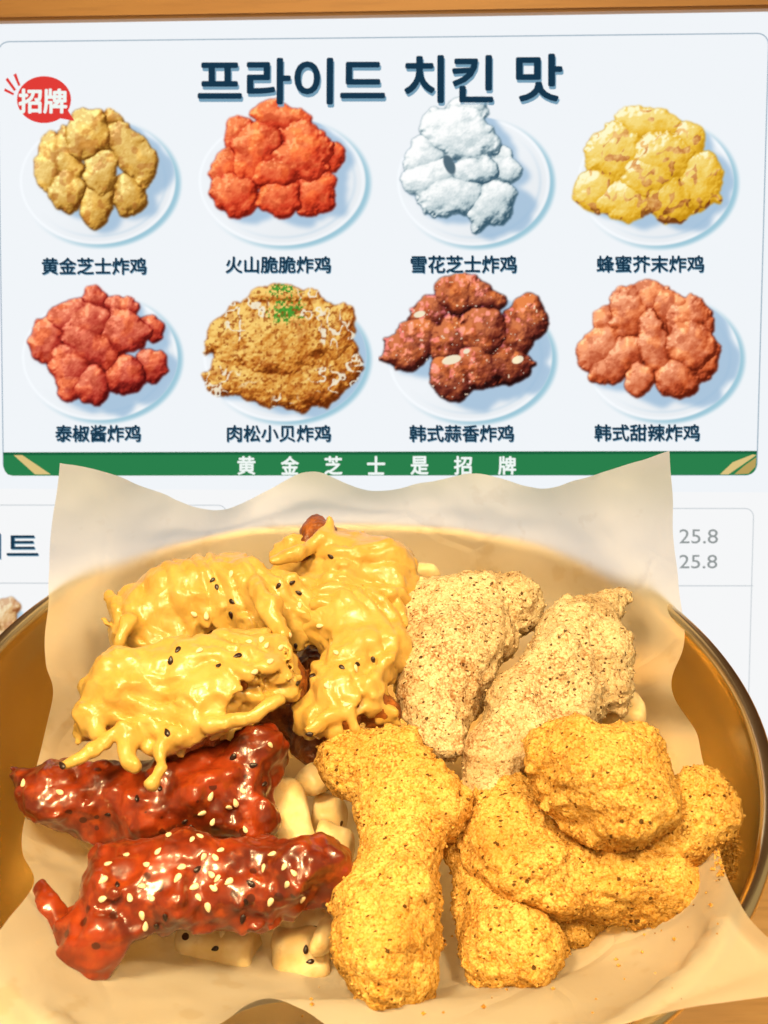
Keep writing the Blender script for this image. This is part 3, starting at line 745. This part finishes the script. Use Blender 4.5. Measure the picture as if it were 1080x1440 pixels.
# chicken under yellow sauce
def sauced(chains, drips, seed, label, thr=.0, tmax=.0021, flow=(1, .3, 0), lam=.006):
    meat, V, F = piece('sauced_chicken', chains, seed, M['crust'], lump=.0022, fine=.0008)
    tag(meat, label, 'fried chicken', GP); FOODS.append((meat, V, F))
    lo, n, X = grid_for(chains+drips, .006, VOX)
    w = .003*np.stack([fbm(X*45, 2, seed+i) for i in range(3)], 1)
    d = field(X+w, chains, .004)
    near = np.abs(d) < .009
    Xn = X[near]
    lumpn = .0022*fbm(Xn*95, 3, seed+9)
    dn = d.copy(); dn[near] += lumpn*.75
    g = np.gradient(dn.reshape(n), VOX); g = np.stack([a.ravel() for a in g], 1)[near]; g /= np.maximum(np.linalg.norm(g, axis=1), 1e-6)[:, None]
    upw = g@np.array([0, -.45, .89])
    m = upw - thr + .55*fbm(Xn*70, 3, seed+31)
    T = tmax*np.clip(m/.22, -1.2, 1.)
    # soft folds where the sauce was poured in overlapping lines
    A = Xn + .006*np.stack([fbm(Xn*40, 2, seed+41), fbm(Xn*40, 2, seed+42), 0*Xn[:, 0]], 1)
    fd = np.array(flow, float); fd /= np.linalg.norm(fd)
    ph = (A@fd)/lam + 1.1*fbm(Xn*32, 2, seed+45); rib = np.abs(np.sin(math.pi*ph))
    amp = .55+.45*np.clip(fbm(Xn*55, 2, seed+46)*2, -1, 1)
    T += (m > -.1)*(.0024*amp*(np.sqrt(rib)-.7) + .0006*(1-2*np.abs(fbm(A*np.array([60, 180, 110]), 2, seed+43))))
    T += .0003*fbm(Xn*300, 2, seed+44)
    f = dn.copy(); f[near] = dn[near]-T
    f[~near] = np.sign(d[~near])*.009
    if drips:
        q = field(X + .0012*np.stack([fbm(X*160, 2, seed+51+i) for i in range(3)], 1), drips, .002)
        kk = .003; hh = np.clip(.5+.5*(f-q)/kk, 0, 1); f = f+(q-f)*hh-kk*hh*(1-hh)
    Vs, Fs = surface_nets(f.reshape(n), lo, VOX)
    o = mesh_obj('sauce', Vs-np.array(meat.location), Fs, M['sauce'], meat, origin=np.zeros(3))
    FOODS.append((meat, Vs, Fs))
    return meat
def drip(lst, h): return blobs(lst, h)
sauced([blobs([(188, 888, 30), (205, 865, 36), (262, 852, 52), (335, 850, 56), (400, 872, 56), (425, 890, 34)], .010), blobs([(262, 852, 48), (240, 900, 40)], .006)],
       [drip([(180, 880, 14), (168, 905, 9)], .02), drip([(355, 820, 12), (380, 855, 16), (400, 890, 12)], .028)], 31,
       'yellow sauced piece at the upper left dotted with black sesame', .04, flow=(.9, .5, 0))
sauced([blobs([(135, 1012, 28), (195, 975, 58), (265, 965, 64), (340, 958, 60), (388, 962, 42)], .020), blobs([(195, 975, 52), (235, 1025, 36), (300, 1008, 40)], .018)],
       [drip([(165, 1025, 9), (130, 1058, 8), (88, 1076, 6)], .028), drip([(180, 1035, 16), (184, 1075, 12)], .026), drip([(230, 1050, 12), (224, 1085, 8), (213, 1102, 9)], .026), drip([(132, 1020, 14), (150, 1050, 8)], .026), drip([(300, 1020, 14), (340, 1015, 8), (392, 985, 10)], .03)], 32,
       'yellow sauced piece with long drips hanging over the red glazed chicken', .12, flow=(.35, 1, .5), lam=.0075)
sc_ = sauced([blobs([(400, 792, 17), (430, 796, 26), (482, 806, 50), (530, 812, 46), (545, 840, 34)], .012), blobs([(480, 800, 50), (450, 860, 50)], .010)],
       [drip([(382, 788, 8), (420, 780, 10), (456, 752, 8), (466, 728, 5)], .026), drip([(560, 830, 12), (582, 822, 10), (590, 812, 7)], .012)], 33,
       'yellow sauced piece at the top with a brown crust tip showing', .04, flow=(.25, 1, .6))
piece('crust_tip', [blobs([(424, 744, 12), (442, 742, 18), (468, 750, 15)], .018), blobs([(442, 746, 17), (440, 785, 22)], .014)], 35, M['crust'], lump=.0018, fine=.0006, parent=sc_)
sauced([blobs([(470, 870, 44), (505, 880, 44), (512, 930, 44), (492, 985, 40), (530, 1000, 24)], .012), blobs([(492, 985, 38), (455, 1010, 22)], .012)],
       [drip([(480, 1000, 10), (450, 1022, 9), (432, 1030, 7)], .022), drip([(520, 960, 12), (545, 930, 8), (552, 900, 8)], .022)], 34,
       'narrow yellow sauced piece beside the pale wedge, brown showing at its edge', .12, flow=(.8, .5, .2))
food('fried_chicken', [blobs([(395, 1000, 46), (440, 950, 50), (445, 1050, 36)], -.016)], 41, M['crust'],
     'dark brown piece almost buried between the yellow sauced pieces', 'fried chicken', GP)
# potato and rice cake sticks showing through the gaps
def stick(a, b, r, h, seed, label, h2=0):
    pa, pb = heap(a[0], a[1], h), heap(b[0], b[1], h+h2); ra = px_r(pa, r); ax = pb-pa; Ln = np.linalg.norm(ax); ax /= Ln
    lo = np.minimum(pa, pb)-ra*1.5-.002; hi = np.maximum(pa, pb)+ra*1.5+.002; vox = .0008
    n = np.ceil((hi-lo)/vox).astype(int)+1
    X = np.stack(np.meshgrid(*[lo[i]+vox*np.arange(n[i]) for i in range(3)], indexing='ij'), -1).reshape(-1, 3)
    w = .0020*np.stack([fbm(X*70, 2, seed+i) for i in range(3)], 1)
    Y = X+w-(pa+pb)/2; t = Y@ax; s = np.linalg.norm(Y-t[:, None]*ax, axis=1)
    rd = .0034; q = np.stack([s-(ra-rd), np.abs(t)-(Ln/2-rd)], 1)
    d = np.minimum(q.max(1), 0)+np.linalg.norm(np.maximum(q, 0), axis=1)-rd
    V, F = surface_nets(d.reshape(n), lo, vox)
    o = mesh_obj('rice_cake', V, F, M['rice']); tag(o, label, 'rice cake', 'rice cakes under the chicken'); FOODS.append((o, V, F)); return o
stick((255, 1325), (365, 1340), 36, -.014, 61, 'pale rice cake lying below the seeded red piece')
stick((378, 1345), (468, 1340), 40, -.014, 62, 'pale rice cake with dark specks touching the big golden drumstick')
stick((390, 1300), (470, 1295), 26, -.012, 63, 'pale rice cake tucked behind the speckled one')
stick((395, 1100), (418, 1200), 27, -.012, 64, 'pale rice cake standing beside the dark red piece')
stick((445, 1180), (495, 1195), 30, -.016, 65, 'pale rice cake between red glazed piece and golden drumstick')
stick((430, 1085), (455, 1110), 30, -.012, 66, 'pale rice cake under the narrow yellow sauced piece')
stick((440, 1140), (490, 1150), 30, -.022, 70, 'shaded rice cake deep in the gap above the others')
stick((575, 806), (618, 808), 13, -.004, 67, 'pale rice cake tip behind the wedge shaped powdered piece')
stick((850, 1000), (908, 1000), 34, -.006, 68, 'yellowish rice cake under the pale piece with the pointed tip')
stick((120, 1165), (200, 1195), 30, -.020, 69, 'pale rice cake peeking out between the two red pieces')

stick((440, 1310), (470, 1325), 26, -.004, 71, 'pale rice cake edge behind the golden drumstick bulb')
stick((345, 1380), (385, 1372), 18, -.020, 72, 'flat pale rice cake nearest the front edge of the paper')
stick((452, 1228), (486, 1240), 24, -.010, 73, 'pale rice cake at the right end of the seeded red piece')
stick((405, 1215), (440, 1190), 24, -.020, 74, 'pale rice cake just above the seeded red piece')

# ---------------------------------------------------------------- sesame seeds, each stuck to its piece
allV, allF, own = [], [], []
for o, V, F in FOODS:
    b = sum(len(x) for x in allV); allV.append(V); allF.append(F+b); own += [o]*len(F)
VV = np.concatenate(allV); FF = np.concatenate(allF)
tree = BVHTree.FromPolygons(VV.tolist(), FF.tolist())
def seed_mesh(name, mat):
    n, m = 14, 9; V = []; F = []
    for j in range(m+1):
        a = math.pi*j/m; z = -math.cos(a); r = math.sin(a)*(1-.34*z-.08*z*z)
        for i in range(n): q = 2*math.pi*i/n; V.append((r*.62*math.cos(q), z*1.05, r*.34*math.sin(q)))
    for j in range(m):
        for i in range(n): F.append([j*n+i, (j+1)*n+i, (j+1)*n+(i+1) % n, j*n+(i+1) % n])
    me = bpy.data.meshes.new(name); me.from_pydata(V, [], F); me.polygons.foreach_set('use_smooth', np.ones(len(F), bool)); me.materials.append(mat); return me
SM = {'w': seed_mesh('sesame_seed', M['seed_white']), 'b': seed_mesh('black_sesame_seed', M['seed_black'])}
rng = random.Random(4)
def put_seed(px, py, kind):
    r = ray(px, py); loc, nr, fi, dd = tree.ray_cast(Vector(CAM), Vector(r/np.linalg.norm(r)))
    if loc is None: return
    o = own[fi]
    if o.name.startswith('powdered'): return
    if nr.dot(Vector(r)) > 0: nr = -nr
    z = nr.normalized(); a = rng.uniform(0, 2*math.pi)
    x = z.orthogonal().normalized(); y = z.cross(x); x, y = x*math.cos(a)+y*math.sin(a), y*math.cos(a)-x*math.sin(a)
    s = .00116*rng.uniform(.85, 1.15)
    mt = Matrix(((x.x*s, y.x*s, z.x*s, loc.x+z.x*.0002), (x.y*s, y.y*s, z.y*s, loc.y+z.y*.0002), (x.z*s, y.z*s, z.z*s, loc.z+z.z*.0002), (0, 0, 0, 1)))
    c = bpy.data.objects.new('sesame_seed' if kind == 'w' else 'black_sesame_seed', SM[kind]); COL.objects.link(c)
    c.parent = o; c.matrix_basis = Matrix.Translation(-Vector(o.location)) @ mt
B5 = [(597, 392), (610, 412), (653, 452), (650, 490), (783, 408), (840, 427), (822, 398), (668, 605), (480, 617), (615, 632), (500, 588), (880, 660), (832, 577), (838, 680), (962, 637), (1005, 628), (470, 820), (930, 325), (1050, 617)]
W5 = [(580, 492), (545, 487), (790, 580), (880, 580), (750, 575), (715, 650), (1000, 640), (920, 690), (945, 595), (842, 463), (975, 742), (735, 560), (650, 375), (815, 545), (700, 565), (760, 620), (560, 590), (900, 520)]
W7 = [(168, 228), (66, 202), (592, 240), (683, 225), (645, 270), (662, 258), (567, 287), (598, 312), (690, 333), (474, 350), (540, 362), (562, 352), (445, 395), (572, 410), (605, 412), (620, 392), (355, 405), (305, 430), (412, 432), (510, 440), (765, 403), (742, 442), (595, 460), (612, 472), (600, 498), (643, 480), (808, 488), (825, 455), (800, 438), (290, 475), (398, 492), (365, 525), (425, 525), (400, 575), (408, 605), (558, 525), (546, 495), (585, 552), (625, 625), (760, 537), (850, 530), (408, 668), (290, 528), (500, 470), (760, 95)]
B7 = [(175, 153), (303, 290), (385, 245), (447, 215), (743, 205), (713, 152), (655, 130), (520, 310), (330, 488), (690, 535), (682, 585), (465, 580), (440, 605), (605, 668), (545, 712), (505, 700), (185, 552), (540, 325), (870, 65), (875, 290), (860, 670), (872, 705), (555, 445), (705, 485)]
for x, y in B5: put_seed(x/2, 620+y/2, 'b')
for x, y in W5: put_seed(x/2, 620+y/2, 'w')
for x, y in W7: put_seed(x/2, 1000+y/2, 'w')
for x, y in B7: put_seed(x/2, 1000+y/2, 'b')

# loose powder crumbs stuck to the bowl wall at the right
bv = [bowl, liner]
BT = []
for o in bv:
    me = o.data; v = np.zeros(len(me.vertices)*3); me.vertices.foreach_get('co', v); v = v.reshape(-1, 3)+np.array(o.location)
    BT.append(BVHTree.FromPolygons(v.tolist(), [list(p.vertices) for p in me.polygons]))
cv, cf = [], []
for i in range(400):
    if i < 300: px, py = rng.gauss(1022, 8), rng.gauss(1203, 17)
    else: px, py = rng.uniform(420, 1010), rng.gauss(1330, 60)
    r = Vector(ray(px, py)).normalized(); best = None
    for b in BT+[tree]:
        hit = b.ray_cast(Vector(CAM), r)
        if hit[0] is not None and (best is None or hit[3] < best[3]): best = (*hit, b is tree)
    if best is None or best[4]: continue
    s = rng.uniform(.0002, .0008); b0 = len(cv); p = best[0]+best[1]*s*.5*(1 if best[1].dot(r) < 0 else -1)
    for d in ((1, 0, 0), (0, 1, 0), (0, 0, 1), (-1, 0, 0), (0, -1, 0), (0, 0, -1)):
        cv.append(tuple(p[k]+d[k]*s*rng.uniform(.6, 1.2) for k in range(3)))
    for f in ((0, 1, 2), (1, 3, 2), (3, 4, 2), (4, 0, 2), (1, 0, 5), (3, 1, 5), (4, 3, 5), (0, 4, 5)): cf.append([b0+q for q in f])
cr_ = mesh_obj('crumbs', cv, cf, M['yellow'], smooth=False); cr_['kind'] = 'stuff'
cr_['label'] = 'scatter of golden powder crumbs on the bowl wall beside the small nugget'; cr_['category'] = 'crumbs'
